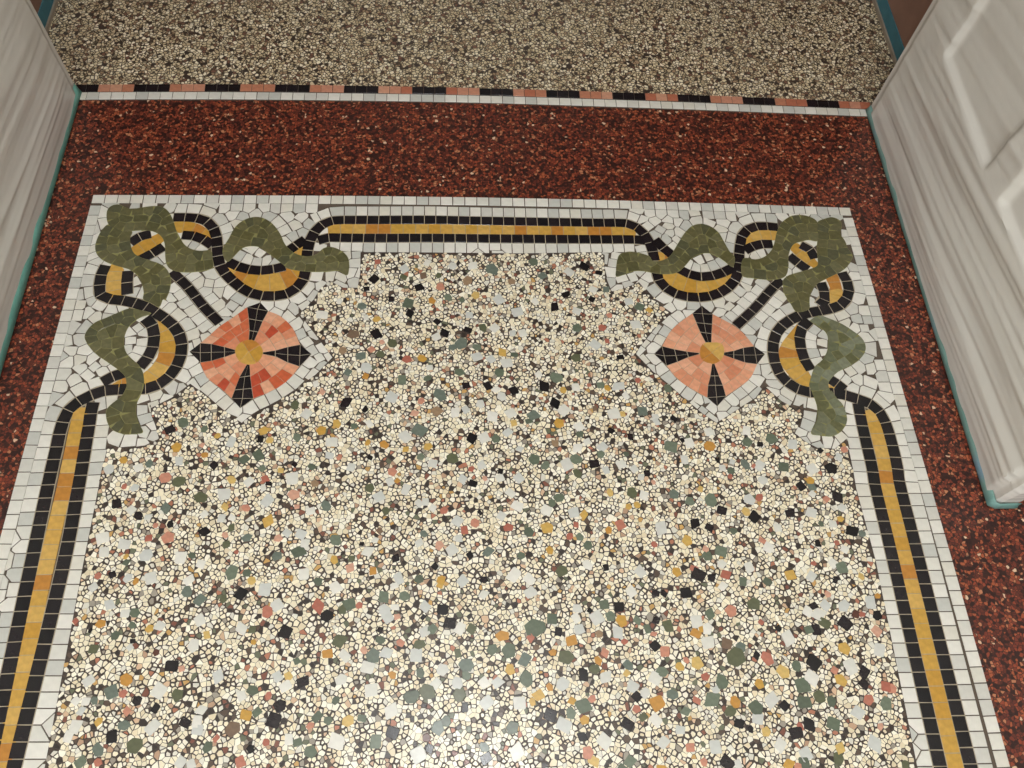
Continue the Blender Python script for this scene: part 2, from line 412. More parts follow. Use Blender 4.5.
YPOLY = [ # yellow crescents: outline, spine for the joints, ribbon
 (C((30, 535), (120, 570), (220, 595), (320, 595), (420, 570), (480, 545), (530, 585), (510, 640), (440, 690), (340, 725), (240, 710), (150, 670), (80, 610)), C((60, 575), (140, 625), (240, 655), (340, 655), (440, 620), (510, 580)), 'T'),
 (C((440, 470), (530, 425), (520, 500), (460, 500)), C((470, 470), (515, 465)), 'T'),
 (A((905, 360), (870, 310), (800, 275), (670, 265), (680, 335), (760, 335), (840, 355), (900, 385)), A((880, 345), (800, 308), (690, 300)), 'T'),
 (A((380, 440), (560, 345), (610, 385), (440, 490), (400, 480)), A((420, 455), (570, 370)), 'L'),
 (A((265, 540), (235, 620), (240, 740), (335, 740), (330, 650), (345, 570)), A((300, 555), (283, 640), (288, 735)), 'L'),
 (B((560, 180), (620, 240), (665, 310), (680, 380), (655, 455), (605, 535), (545, 595), (465, 605), (460, 545), (520, 490), (560, 430), (575, 340), (575, 260)), B((590, 230), (625, 310), (625, 390), (585, 480), (500, 570)), 'L'),
 (B((260, 615), (340, 565), (380, 560), (380, 615)), B((290, 600), (370, 590)), 'L'),
 (F((400, 605), (500, 590), (600, 640), (700, 645), (800, 620), (860, 580), (830, 645), (760, 705), (680, 735), (590, 738), (500, 712), (430, 665)), F((440, 630), (520, 660), (620, 690), (720, 680), (840, 615)), 'T'),
 (F((370, 460), (450, 490), (440, 520), (375, 520)), F((385, 495), (440, 505)), 'T'),
 (G((30, 410), (40, 350), (100, 320), (240, 325), (230, 385), (140, 380), (60, 405)), G((50, 380), (120, 350), (230, 352)), 'T'),
 (G((325, 450), (370, 405), (500, 530), (480, 570)), G((350, 435), (480, 545)), 'R'),
 (G((550, 620), (610, 590), (650, 680), (650, 768), (575, 768), (575, 690)), G((590, 615), (613, 690), (613, 768)), 'R'),
 (I((512, 0), (590, 0), (580, 55), (520, 95)), I((552, 0), (545, 70)), 'R'),
 (I((310, 215), (250, 280), (198, 350), (183, 420), (213, 500), (270, 565), (330, 608), (380, 615), (390, 550), (335, 470), (295, 380), (285, 300)), I((275, 290), (240, 380), (265, 480), (350, 580)), 'R'),
 (I((490, 590), (550, 610), (520, 640)), I((500, 605), (530, 615)), 'R'),
]
LEAF = [
 A((235, 215), (258, 172), (310, 158), (360, 178), (400, 188), (460, 178), (540, 168), (600, 178), (640, 215), (665, 270), (680, 320), (700, 360), (730, 410), (770, 440), (830, 455), (900, 453), (912, 500), (915, 560), (860, 580), (780, 592), (700, 590), (650, 575), (620, 545), (610, 490), (608, 420), (590, 370), (545, 335), (480, 323), (390, 328), (330, 330), (250, 290)),
 A((250, 285), (330, 328), (398, 330), (386, 370), (390, 420), (410, 468), (450, 495), (510, 515), (580, 540), (622, 575), (645, 630), (640, 700), (612, 768))+B((595, 60), (572, 110), (520, 85), (470, 62), (472, 20))+A((462, 670), (440, 620), (405, 590), (370, 570), (290, 548), (220, 520), (178, 485), (162, 440), (170, 390), (200, 330)),
 C((20, 440), (60, 370), (100, 300), (160, 255), (230, 238), (290, 250), (340, 285), (385, 345), (410, 400), (440, 440), (490, 475), (560, 490), (620, 475), (660, 440), (710, 430), (770, 450), (815, 490), (827, 540), (815, 610), (760, 580), (700, 585), (620, 590), (520, 585), (440, 570), (400, 540), (350, 500), (300, 460), (250, 430), (190, 425), (140, 440), (90, 490), (50, 525), (22, 490)),
 B((380, 120), (460, 132), (522, 152), (445, 180), (385, 225), (355, 280), (345, 340), (360, 400), (400, 445), (440, 480), (468, 530), (475, 600), (460, 660))+E_((748, 215), (742, 270), (758, 335), (788, 398), (735, 410), (680, 413), (612, 396), (572, 362), (553, 310), (555, 255), (595, 212), (650, 170), (680, 115))+B((362, 600), (352, 555), (320, 520), (250, 470), (180, 420), (130, 370), (95, 310), (110, 260), (160, 210), (230, 180), (300, 150)),
 F((105, 560), (102, 618), (150, 608), (210, 585), (280, 585), (360, 600), (440, 605), (500, 590), (545, 550), (590, 500), (640, 475), (700, 470), (750, 490), (800, 525), (848, 558), (862, 500), (830, 460), (795, 400), (760, 340), (710, 300), (650, 282), (590, 295), (550, 330), (515, 380), (485, 430), (450, 485), (400, 515), (340, 520), (315, 490), (260, 470), (190, 460), (130, 475), (110, 510)),
 G((20, 505), (100, 510), (160, 490), (200, 450), (220, 400), (230, 350), (245, 310), (270, 270), (320, 235), (380, 225), (440, 235), (490, 265), (500, 320), (497, 390), (440, 385), (390, 395), (345, 412), (320, 450), (308, 500), (310, 550), (295, 610), (250, 635), (180, 640), (90, 630), (12, 610)),
 G((492, 275), (540, 250), (590, 240), (640, 262), (650, 300), (640, 345), (670, 390), (690, 440), (720, 490), (690, 550), (640, 590), (570, 625), (510, 655), (470, 690), (448, 740))+I((380, 75), (375, 125), (300, 142), (260, 90), (222, 30))+G((275, 680), (275, 642), (310, 612), (380, 590), (450, 570), (495, 545), (494, 480), (492, 420), (496, 350)),
 I((385, 195), (440, 165), (510, 185), (590, 220), (660, 265), (715, 310), (740, 370), (715, 430), (650, 480), (570, 520), (530, 555), (500, 600), (515, 650))+J((330, 135), (362, 182), (400, 222), (425, 290), (425, 340), (390, 395), (330, 425), (260, 420), (198, 405), (235, 320), (237, 240), (215, 170), (190, 110))+I((378, 600), (395, 540), (415, 490), (460, 450), (490, 400), (500, 340), (490, 280), (440, 235), (400, 210)),
]
LEAF = [catmull(ccw(l), 4, True) for l in LEAF]
ROS = []
ROS.append(dict(Z=D, centre=((350, 395), (375, 345), (430, 318), (490, 330), (530, 380), (525, 430), (490, 470), (440, 480), (380, 460)), ctr=(440, 398),
  petals=[  # tip, side a from outside to centre, side b
   ((515, 80), ((430, 110), (440, 185), (445, 260), (440, 325)), ((565, 135), (530, 200), (500, 270), (475, 325))),
   ((842, 410), ((770, 350), (690, 365), (610, 388), (530, 400)), ((765, 490), (690, 465), (610, 425), (530, 410))),
   ((385, 757), ((470, 695), (460, 630), (450, 550), (445, 475)), ((330, 695), (350, 640), (380, 560), (430, 475))),
   ((60, 395), ((130, 465), (200, 455), (285, 430), (355, 405)), ((130, 340), (200, 345), (285, 365), (355, 385)))],
  arcs=[((640, 165), (720, 240)), ((700, 570), (600, 640)), ((260, 630), (170, 560)), ((190, 290), (250, 235), (340, 175))], mat='redmix'))
ROS.append(dict(Z=H, centre=((380, 395), (400, 345), (460, 335), (525, 345), (540, 400), (515, 455), (460, 475), (395, 450)), ctr=(460, 403),
  petals=[
   ((395, 100), ((335, 150), (360, 210), (385, 270), (420, 337)), ((465, 155), (462, 220), (458, 280), (456, 337))),
   ((800, 410), ((730, 360), (660, 370), (600, 390), (535, 402)), ((750, 475), (670, 465), (600, 440), (535, 416))),
   ((495, 745), ((550, 680), (530, 610), (505, 550), (475, 472)), ((430, 690), (435, 610), (450, 550), (462, 472))),
   ((90, 410), ((170, 485), (240, 460), (310, 430), (378, 411)), ((140, 360), (220, 380), (300, 395), (378, 404)))],
  arcs=[((580, 215), (660, 275)), ((710, 560), (640, 620)), ((340, 640), (240, 570)), ((190, 270), (250, 210))], mat='pink'))

# ------------------------------------------------------------------ extents of the mosaic
edgeT = PX((93, 194.5), (230, 194.8), (360, 195.5), (480, 197), (580, 199), (650, 201), (750, 204), (850, 207.5))
edgeL = PX((93, 194.5), (65, 298), (37, 400), (5, 518)); edgeL.append(tail(edgeL[1], edgeL[3]))
edgeR = PX((850, 207.5), (877.5, 300), (913, 424), (952.7, 560), (1011, 768)); edgeR.append(tail(edgeR[3], edgeR[4]))
inner = []   # edge between white tesserae and the chip panel, left bottom -> right bottom
il = PX((45, 766), (84, 560))+E_((503, 750), (520, 650), (545, 560), (560, 488), (620, 492), (700, 497), (800, 483), (890, 440), (865, 350), (840, 290), (835, 215))+B((520, 755), (650, 690), (770, 600), (850, 660))
il += D((200, 705), (330, 808), (395, 850), (440, 812), (520, 765), (640, 700), (760, 622), (870, 540), (975, 432), (930, 370), (850, 265), (760, 150), (810, 110))
il += C((600, 765), (640, 700), (700, 645), (790, 690), (880, 690), (897, 600), (900, 462))+PX((430, 252.5), (520, 253.5))
ir = F((0, 462), (30, 482), (28, 560), (45, 640), (75, 715), (160, 692), (250, 655), (290, 705), (360, 768))+H((70, 20), (130, 95), (205, 148), (110, 230), (0, 365), (-25, 410), (80, 520), (180, 600), (280, 690), (400, 790), (490, 850), (570, 800), (660, 740), (740, 690), (795, 612))
ir += I((200, 710), (290, 760))+J((150, 215), (152, 290), (95, 405), (165, 460), (240, 498), (350, 505), (425, 440), (445, 530), (468, 640), (488, 760))+PX((875.5, 560), (917.5, 768))
inner = [tail(il[1], il[0])]+il+ir+[tail(ir[-2], ir[-1])]
outer_in = offset(edgeL, TW+GAP)[::-1]
rowT = offset(edgeT, -(TW+GAP)*0.98)
def inset_edge(e, o): return offset(resample(e, 0.03), o)
eT, eL, eR = resample(edgeT, 0.03), resample(edgeL, 0.03), resample(edgeR, 0.03)
# direction: top runs left->right (inside is to its right), left runs down (inside to its left), right runs down (inside to its right)
inT = offset(eT, -(TW+GAP)); inL = offset(eL, (TW+GAP)); inR = offset(eR, -(TW+GAP))
cL = (inL[0][0], inT[0][1]); cRr = (inR[0][0], inT[-1][1])
inL = [q for q in inL if q[1] < cL[1]-0.004]; inR = [q for q in inR if q[1] < cRr[1]-0.004]
inT = [q for q in inT if cL[0]+0.004 < q[0] < cRr[0]-0.004]
field_outer = inL[::-1]+[cL]+inT+[cRr]+inR
FIELD = field_outer+inner[::-1]
FIELDP = Poly(FIELD)
PANEL = inner
PANELP = Poly(PANEL)
WHOLE = edgeL[::-1]+edgeT[1:]+edgeR[1:]

# ------------------------------------------------------------------ white mosaic ground
XM = P(478, 300)[0]
beds2 = []
for sg, lab in ((1, 'white mosaic ground of the left half of the border'), (-1, 'white mosaic ground of the right half of the border')):
    o = prism('mosaic_ground', clip_half(WHOLE, sg, 0, sg*XM), -0.010, -0.0013, MAT['grout'], floor); o['label'] = lab; beds2.append(o)
def bed_of(p): return beds2[0] if centroid(p)[0] < XM else beds2[1]
def row(edge, side, names, start):
    c = offset(resample(edge, 0.02), side*(TW+GAP)/2)
    return strip_quads(c, TW, TL, GAP*1.2)
q = row(edgeT, -1, None, 0)
for t in q: tile('white_tessera', t, 0, MAT['white'], bed_of(t))
skipL = [P(93, 194.5)[0], P(93, 194.5)[1]-(TW+GAP)]
for e, s in ((edgeL, 1), (edgeR, -1)):
    rs = resample(e, 0.004); y0 = rs[0][1]-(TW+GAP)*1.05
    c = [p for p in rs if p[1] <= y0]
    for t in row(c, s, None, 0): tile('white_tessera', t, 0, MAT['white'], bed_of(t))

blockers = [Poly(strip_outline(p, TW*1.2)) for p, _ in BLACK]+[Poly(strip_outline(p, TW*1.2)) for p in STEM]
blockers += [Poly(strip_outline(p, TW*1.5)) for p, _ in YSTRIP]+[Poly(p) for p, _, _ in YPOLY]+[Poly(l) for l in LEAF]
ros_out = []
for R in ROS:
    Z = R['Z']; o = []
    pet = R['petals']
    for k in range(4):
        tip, a, b = pet[k]
        o += [a[0], tip, b[0]] if k in (0, 1, 2, 3) else []
        o += list(R['arcs'][k])
    R['outline'] = ccw(Z(*o)); blockers.append(Poly(R['outline'])); ros_out.append(R['outline'])
seeds, theta, quads, runs = [], [], [], []
def fits(p, dmin):
    if not FIELDP.has(p): return False
    for s_ in seeds:
        if abs(s_[0]-p[0]) < dmin and dist(s_, p) < dmin: return False
    return not any(b_.has(p) for b_ in blockers)
run_no = [0]
def set_row(path, o0, depth, step, dmin, closed=False):
    """a row of square tesserae laid along a contour, from offset o0 outwards"""
    run_no[0] += 1
    sg = 1 if o0+depth/2 > 0 else -1
    c = resample(path, step, closed)
    m = len(c); a = offset(c, o0+sg*GAP*0.5, closed); b_ = offset(c, o0+sg*(abs(depth)), closed)
    for k in range(m if closed else m-1):
        n_ = (k+1) % m
        t0, t1 = GAP*0.6/step, 1-GAP*0.6/step
        qd = [lerp(a[k], a[n_], t0), lerp(a[k], a[n_], t1), lerp(b_[k], b_[n_], t1), lerp(b_[k], b_[n_], t0)]
        mc = lerp(lerp(a[k], a[n_], 0.5), lerp(b_[k], b_[n_], 0.5), min(0.5, 0.5*TS/abs(depth)))
        w = dist(qd[3], qd[2])
        if w < 0.45*TS or dist(qd[0], qd[1]) < 0.2*TS or not fits(mc, dmin): continue
        seeds.append(mc); quads.append(ccw(qd)); runs.append((run_no[0], k, m))
        theta.append(math.atan2(a[n_][1]-a[k][1], a[n_][0]-a[k][0]))
def lerp(a, b, t): return (a[0]+(b[0]-a[0])*t, a[1]+(b[1]-a[1])*t)
HB = TW*1.05/2
BS = TL*0.93
fine = [(catmull(p, 8), p) for p, _ in BLACK]+[(catmull(p, 8), p) for p in STEM]
contour = [resample(l, 0.004, True) for l in LEAF]+[resample(l, 0.004, True) for l in ros_out]
for f_, p in fine:
    for sg in (1, -1):
        dp = TS*1.1
        if (p is lo_in and sg > 0) or (p is ro_in and sg < 0): dp = TS*1.5
        set_row(f_, sg*HB, sg*dp, BS, 0.74*TS)
for c in contour: set_row(c, 0, -TS*1.1, TS, 0.78*TS, True)
for e, sg in ((edgeT, -1), (edgeL, 1), (edgeR, -1)): set_row(resample(e, 0.01), sg*(TW+GAP*1.0), sg*TS*1.1, TL, 0.84*TS)
for f_, p in fine:
    for sg in (1, -1): set_row(f_, sg*(HB+TS*1.12), sg*TS, BS, 0.86*TS)
for c in contour: set_row(c, -TS*1.12, -TS, TS, 0.86*TS, True)
nrow = len(seeds)
fx0, fy0 = FIELDP.x0, FIELDP.y0
qp = [Poly(q_) for q_ in quads]
cand = [(fx0+(i+random.random())*TS*0.33, fy0+(j+random.random())*TS*0.33) for i in range(int((FIELDP.x1-fx0)/TS*3)) for j in range(int((FIELDP.y1-fy0)/TS*3))]
cand = [p for p in cand if FIELDP.has(p) and not any(q_.has(p) for q_ in qp)]
random.shuffle(cand)
for p in cand:
    if fits(p, 0.70*TS):
        k = min(range(len(seeds)), key=lambda m: (seeds[m][0]-p[0])**2+(seeds[m][1]-p[1])**2)
        seeds.append(p); theta.append(theta[k]); quads.append(None); runs.append((-1, len(seeds), 0))
cells = set_cells(seeds, theta, range(len(seeds)), TS*1.15, GAP*1.25, quads, runs)
fld = []
OUT = [(offset(resample(edgeT, 0.02), -(TW+GAP*0.9)), 1), (offset(resample(edgeL, 0.02), TW+GAP*0.9), -1), (offset(resample(edgeR, 0.02), -(TW+GAP*0.9)), 1)]
for k, cpoly in cells.items():
    for e_, sg in OUT:                      # keep clear of the outermost row
        cx, cy = seeds[k]
        n_ = min(range(len(e_)-1), key=lambda m: dist(e_[m], (cx, cy)))
        if dist(e_[n_], (cx, cy)) < 3*TS:
            dx, dy = e_[n_+1][0]-e_[n_][0], e_[n_+1][1]-e_[n_][1]; d_ = math.hypot(dx, dy)
            nx_, ny_ = -dy/d_*sg, dx/d_*sg
            cpoly = clip_half(cpoly, nx_, ny_, nx_*e_[n_][0]+ny_*e_[n_][1])
            if len(cpoly) < 3: break
    if len(cpoly) >= 3 and abs(area(cpoly)) > 0.08*TS*TS: fld.append(cpoly)
fld.sort(key=lambda p: -sum(q[1] > 0 for q in p)*abs(area(p)))
for p in fld: tile('ground_tessera', p, 0, MAT['white'], bed_of(p))

# ------------------------------------------------------------------ ribbons
ZB = 0.0007
RIB = {}
labels = {'L': 'black and yellow ribbon down the left border', 'R': 'black and yellow ribbon down the right border', 'T': 'black and yellow ribbon along the top border'}
for key in 'LRT':
    polys = [strip_outline(p, TW*1.2) for p, k in BLACK if k == key]+[strip_outline(p, TW*1.05) for p, k in YSTRIP if k == key]+[ccw(p) for p, _, k in YPOLY if k == key]
    RIB[key] = beds('ribbon', polys, -0.002, 0.0001, MAT['lightgrout'], floor)
    RIB[key]['label'] = labels[key]
for p, k in YSTRIP:
    for qd in strip_quads(p, TW*1.22, TL, GAP*0.7): tile('yellow_tessera', qd, 0.0004, MAT['yellow'], RIB[k])
for p, sp, k in YPOLY:
    poly = catmull(ccw(p), 3, True)
    sd = resample(catmull(sp, 6) if len(sp) > 2 else sp, TL*0.95)
    for i, c in voronoi(sd, range(len(sd)), 0.06, GAP*0.6).items():
        qd = cut(poly, c)
        if len(qd) >= 3: tile('yellow_tessera', qd, 0.0004, MAT['yellow'], RIB[k])
for p, k in BLACK:
    for qd in strip_quads(p, TW*1.05, TL*0.93, GAP*1.05): tile('black_tessera', qd, ZB, MAT['black'], RIB[k])
for p in STEM:
    sb = beds('flower_stem', [strip_outline(p, TW*1.02)], -0.002, 0.0001, MAT['lightgrout'], floor)
    sb['label'] = 'black diagonal stem of a mosaic flower'
    for qd in strip_quads(p, TW*0.92, TL*1.0, GAP*0.85): tile('black_tessera', qd, ZB, MAT['black'], sb)

# ------------------------------------------------------------------ green leaves
ZL = 0.0012
for l in LEAF:
    lb = beds('scroll_leaf', [l], -0.002, 0.0009, MAT['greengrout'], floor)
    lb['label'] = 'curling olive green mosaic leaf'
    small = offset(resample(l, 0.004, True), GAP*0.25, True)
    LP = Poly(small); sd = []; lt = []
    def putl(pts, dm, rows=True):
        nn = normals(pts, True) if rows else None
        for i, p in enumerate(pts):
            if LP.has(p) and all(dist(p, s) > dm for s in sd):
                lt.append(math.atan2(nn[i][1], nn[i][0]) if rows else lt[min(range(len(sd)), key=lambda m: dist(sd[m], p))]); sd.append(p)
    putl(offset(resample(l, TS*0.95, True), TS*0.46, True), TS*0.62)
    putl(offset(resample(l, TS*0.95, True), TS*1.4, True), TS*0.7)
    cs = [(random.uniform(LP.x0, LP.x1), random.uniform(LP.y0, LP.y1)) for _ in range(400)]
    putl(cs, TS*0.75, False)
    for i, c in set_cells(sd, lt, range(len(sd)), TS*1.25, GAP*0.42).items():
        qd = c if all(LP.has(v) for v in c) else cut(small, c)
        if len(qd) >= 3: tile('green_tessera', qd, ZL, MAT['greygreen' if l is LEAF[7] else 'green'], lb)

# ------------------------------------------------------------------ rosettes
def lerp(a, b, t): return (a[0]+(b[0]-a[0])*t, a[1]+(b[1]-a[1])*t)
def along(pl, t):
    L = [0]
    for a, b in zip(pl, pl[1:]): L.append(L[-1]+dist(a, b))
    s = L[-1]*min(max(t, 0), 1)
    for i in range(len(pl)-1):
        if s <= L[i+1] or i == len(pl)-2:
            return lerp(pl[i], pl[i+1], (s-L[i])/max(L[i+1]-L[i], 1e-9))
def shrink(p, g):
    c = centroid(p); return [lerp(q, c, min(0.4, g/max(dist(q, c), 1e-6))) for q in p]
for R, lab in zip(ROS, ('round mosaic flower of mixed red and pink petals with black cross', 'round mosaic flower of pale pink petals with black cross')):
    Z = R['Z']
    rb = beds('rosette', [R['outline']], -0.002, 0.0002, MAT['lightgrout'], floor); rb['label'] = lab
    g = GAP*0.5
    pet = [([Z(t)[0]], Z(*a), Z(*b)) for t, a, b in R['petals']]
    for t, a, b in pet:
        m = [lerp(p, q, 0.5) for p, q in zip(a, b)]
        tile('black_tessera', shrink([t[0], a[0], m[0]], g), ZB, MAT['black'], rb)
        tile('black_tessera', shrink([t[0], m[0], b[0]], g), ZB, MAT['black'], rb)
        for i in range(3):
            if i < 2 or dist(a[i], b[i]) > TW*0.8:
                tile('black_tessera', shrink([a[i], a[i+1], m[i+1], m[i]], g), ZB, MAT['black'], rb)
                tile('black_tessera', shrink([m[i], m[i+1], b[i+1], b[i]], g), ZB, MAT['black'], rb)
            else:
                tile('black_tessera', shrink([a[i], a[i+1], b[i+1], b[i]], g), ZB, MAT['black'], rb)
    for k in range(4):
        sa = pet[k][2]; sb_ = pet[(k+1) % 4][1]            # side of this petal, facing side of the next
        arc = catmull([sa[0]]+Z(*R['arcs'][k])+[sb_[0]], 5)
        def pt(u, v):
            p = along(sa[::-1], v); q = along(sb_[::-1], v); c = lerp(p, q, u)
            e = along(arc, u); ch = lerp(sa[0], sb_[0], u)
            return (c[0]+(e[0]-ch[0])*v**1.3, c[1]+(e[1]-ch[1])*v**1.3)
        for (v0, v1, n) in ((0.0, 0.36, 2), (0.36, 0.68, 4), (0.68, 1.0, 5)):
            cuts = [i/n for i in range(n+1)]
            for i in range(n):
                u0, u1 = cuts[i], cuts[i+1]
                tile('red_tessera' if R['mat'] == 'redmix' else 'pink_tessera', shrink([pt(u0, v0), pt(u1, v0), pt(u1, v1), pt((u0+u1)/2, v1), pt(u0, v1)], g*0.7), ZB, MAT[R['mat']], rb)
    cp = ccw(Z(*R['centre'])); cc = Z(R['ctr'])[0]
    cp = catmull(cp, 2, True); n = len(cp)
    for k in range(4):
        i0, i1 = k*n//4, (k+1)*n//4
        tile('yellow_tessera', shrink([cc]+[cp[i % n] for i in range(i0, i1+1)], g*0.6), ZB+0.0002, MAT['yellow'], rb)

# ------------------------------------------------------------------ chip panel
panel = prism('terrazzo_panel', PANEL, -0.010, 0.0003, MAT['matrix'], floor)
panel['label'] = 'cream chip terrazzo panel with scattered coloured chips'
CH = []   # (x px, y px, size px, colour)
def chips(ox, oy, s, txt):
    for part in txt.split(';'):
        col, rest = part.split(':')
        for it in rest.split():
            x, y, w = map(float, it.split(','))
            CH.append((ox+x/s, oy+y/s, w/s, col.strip()))
chips(260, 255, 4.6545, 'k:532,114,50 742,152,44 698,274,42 826,310,40 860,366,48 968,350,42 540,368,56 400,688,60 958,610,38 610,206,34 496,158,28 490,720,34;g:668,104,38 832,96,34 690,224,54 476,238,42 874,198,36 616,412,44 470,470,46 560,462,40 936,412,66 896,430,40 410,546,38 662,580,52 928,546,46 838,652,66 162,700,52 780,574,36 940,210,30 1010,430,44;w:672,64,46 778,36,40 898,52,40 990,50,50 288,280,52 370,216,34 496,524,56 820,382,46 612,664,60 1008,474,52 214,740,50 908,732,52 956,720,40 260,600,34 972,280,38 788,524,34 494,292,30;y:800,214,40 754,482,42 544,300,36 492,566,36;r:548,32,32 840,150,42 520,440,34 684,486,44 750,682,36 720,738,40 290,640,28 568,406,28;b:966,120,52 434,370,56 760,96,40 826,728,54 384,446,44 320,134,40')
chips(460, 255, 4.6545, 'k:580,56,54 492,184,40 440,242,50 38,348,46 250,632,46 394,614,58 442,690,54 130,610,46 646,84,36 746,476,34 996,762,34 612,206,32;g:150,68,64 340,34,46 384,98,38 836,242,48 544,342,48 540,480,50 448,572,66 182,548,48 254,466,38 342,748,54 850,728,48 72,426,44 106,340,44 680,162,36 966,622,44 654,606,38 12,420,50;w:182,208,54 52,50,48 508,80,54 350,216,40 266,266,52 160,340,48 244,364,38 290,364,46 80,478,54 216,502,56 628,416,54 820,324,54 618,160,40 738,612,60 718,740,58 484,724,54 236,736,58 194,660,50 168,626,40 540,616,42 544,262,44 36,280,40 150,752,52 784,216,40 364,556,34 146,486,40 94,694,42 772,656,40 908,752,34;y:196,454,50 72,190,42 480,630,34 686,620,36 758,742,28 880,258,32;r:660,340,36 684,400,28 600,606,24 696,282,30 828,584,28;b:32,122,50 240,124,36 626,716,28')
chips(60, 420, 4.6545, 'k:512,46,52 264,390,52 366,446,50 674,520,54 718,212,44 514,486,40 244,720,36 934,92,36 402,122,22;g:574,14,54 556,288,60 654,362,62 494,412,54 926,164,58 856,184,54 416,204,42 672,44,38 870,548,50 616,632,38 800,712,76 870,712,40 798,504,42 1010,634,48 310,664,36 940,226,36 774,580,38;w:230,230,52 366,224,48 556,192,46 796,104,54 838,10,56 764,346,66 880,288,50 966,374,58 332,420,44 410,452,38 198,550,62 300,578,56 206,616,54 404,628,62 562,640,64 424,736,60 656,672,44 754,458,44 602,744,48 316,736,48 350,316,40 946,316,34 800,456,38 672,440,36;y:296,188,42 544,130,50 734,74,32 950,50,50 976,96,36 800,280,46 768,406,42 968,472,64 674,164,34 892,748,38 354,752,36 308,636,28;r:490,268,56 502,548,62 768,536,34 866,410,42 956,274,38 178,726,34 662,118,28 414,552,36 300,310,30 446,492,26 822,616,22')
chips(260, 420, 4.6545, 'k:986,86,52 992,296,42 632,644,46 162,210,28 512,176,28 474,578,26 814,682,36 976,630,38 40,296,30;g:740,50,70 896,180,56 748,172,40 172,82,46 308,400,52 352,560,60 180,612,70 92,636,60 512,318,44 240,218,36 438,30,36 586,424,38 762,530,36 740,742,46 270,752,44 426,646,36 12,160,40;w:676,76,58 334,104,58 326,166,44 150,274,64 554,356,58 806,204,46 678,324,54 504,612,58 894,604,60 206,716,58 646,738,56 944,748,56 770,382,42 804,410,40 236,426,44 128,526,42 192,532,52 210,574,46 424,222,48 604,288,38 942,276,46 920,470,50 926,552,38 740,572,44 508,18,42 36,372,50 16,318,36 740,388,36 536,560,36;y:286,50,46 356,18,46 578,116,46 782,124,42 678,138,34 502,106,32 346,652,44 524,704,42 842,746,42 96,236,30 638,284,28;r:614,242,44 156,346,54 856,422,38 952,512,44 834,584,44 420,690,42 84,552,44 984,228,32 20,274,40 366,178,26 172,404,28 1000,480,40;b:256,296,38 556,516,32')
chips(460, 420, 4.6545, 'k:56,86,50 626,206,52 794,80,36 62,296,42 704,50,34 110,744,42 50,628,46 680,688,34 870,246,34 190,240,28 92,432,26;g:344,184,54 538,184,54 656,160,40 980,124,62 548,250,50 800,338,56 462,362,50 428,388,40 558,66,36 166,88,44 130,612,54 320,522,46 472,704,56 556,546,42 596,584,42 284,632,38 322,6,36 996,346,50 398,212,44 774,160,30;w:112,82,52 548,130,52 498,210,60 664,126,50 222,60,50 554,34,50 592,102,38 856,350,46 272,270,48 186,270,44 268,400,56 936,504,66 402,420,52 530,430,56 192,446,44 100,212,44 752,208,48 680,234,38 838,706,54 250,722,66 322,740,56 594,676,56 20,752,50 234,340,46 842,266,36 810,228,36 914,8,40 12,276,44 278,136,36;y:460,16,48 404,502,62 578,442,42 692,514,38 698,338,40 1008,708,44 418,608,38 824,396,34 250,16,34 784,404,32;r:226,500,46 744,488,48 510,542,34 50,228,32 24,516,46 904,580,30 116,272,28 540,488,30 900,290,26;b:442,108,40 74,482,44')
chips(660, 420, 4.6545, 'k:70,12,50 796,226,58 656,310,44 826,358,54 438,452,56 606,434,48 892,516,64 286,420,52 162,482,52 228,502,42 178,722,66 464,114,34 242,734,42 746,144,30 268,188,26 104,96,26 734,576,36 816,744,34;g:46,126,64 518,88,56 406,104,48 396,208,50 236,372,64 62,346,52 284,610,60 574,218,50 330,236,38 706,312,38 138,378,44 846,686,54 340,516,36 500,752,44 220,634,44 748,484,30 384,752,40 940,530,34;w:136,108,50 404,50,50 228,56,42 114,184,44 462,212,50 416,370,54 706,228,52 616,112,50 16,506,64 704,432,52 228,656,56 804,484,44 504,592,50 704,728,52 414,686,50 286,672,44 478,280,46 548,502,40 806,668,42 846,408,38 860,602,36 708,344,34 832,172,42 336,196,30 290,224,32;y:232,122,52 400,428,44 126,560,52 86,712,62 608,722,54 698,284,44 936,728,34 840,462,34 188,322,32;r:462,362,42 304,722,50 476,562,34 212,602,32 856,138,36 774,370,30 326,264,24 156,692,40 822,572,28 436,214,26 714,668,26')
chips(40, 585, 4.195, 'k:552,342,62 842,38,58 302,640,58 408,486,42 610,576,54 486,516,40 390,236,28 884,690,36 212,192,22;g:300,446,58 398,674,66 672,62,52 616,28,50 398,118,46 226,268,44 316,212,40 576,462,54 892,442,52 352,588,54 244,692,60 704,682,46 170,746,54 770,60,40 910,534,40 388,170,36 890,188,38 30,740,50 230,486,36;w:294,84,48 502,172,48 672,146,50 646,252,60 500,442,60 748,384,56 472,594,62 678,524,48 660,576,56 846,184,54 204,404,50 148,594,58 120,636,50 192,488,40 590,744,50 634,752,40 174,528,40 846,464,42 150,488,40 358,120,40 380,262,30 662,610,50 224,10,40;y:254,164,46 362,398,52 700,212,38 864,546,50 246,574,40 460,184,36 896,240,24;r:350,456,38 842,742,50 366,528,36 594,352,28 740,644,34 244,744,34 150,152,28;b:808,606,64 488,284,30')
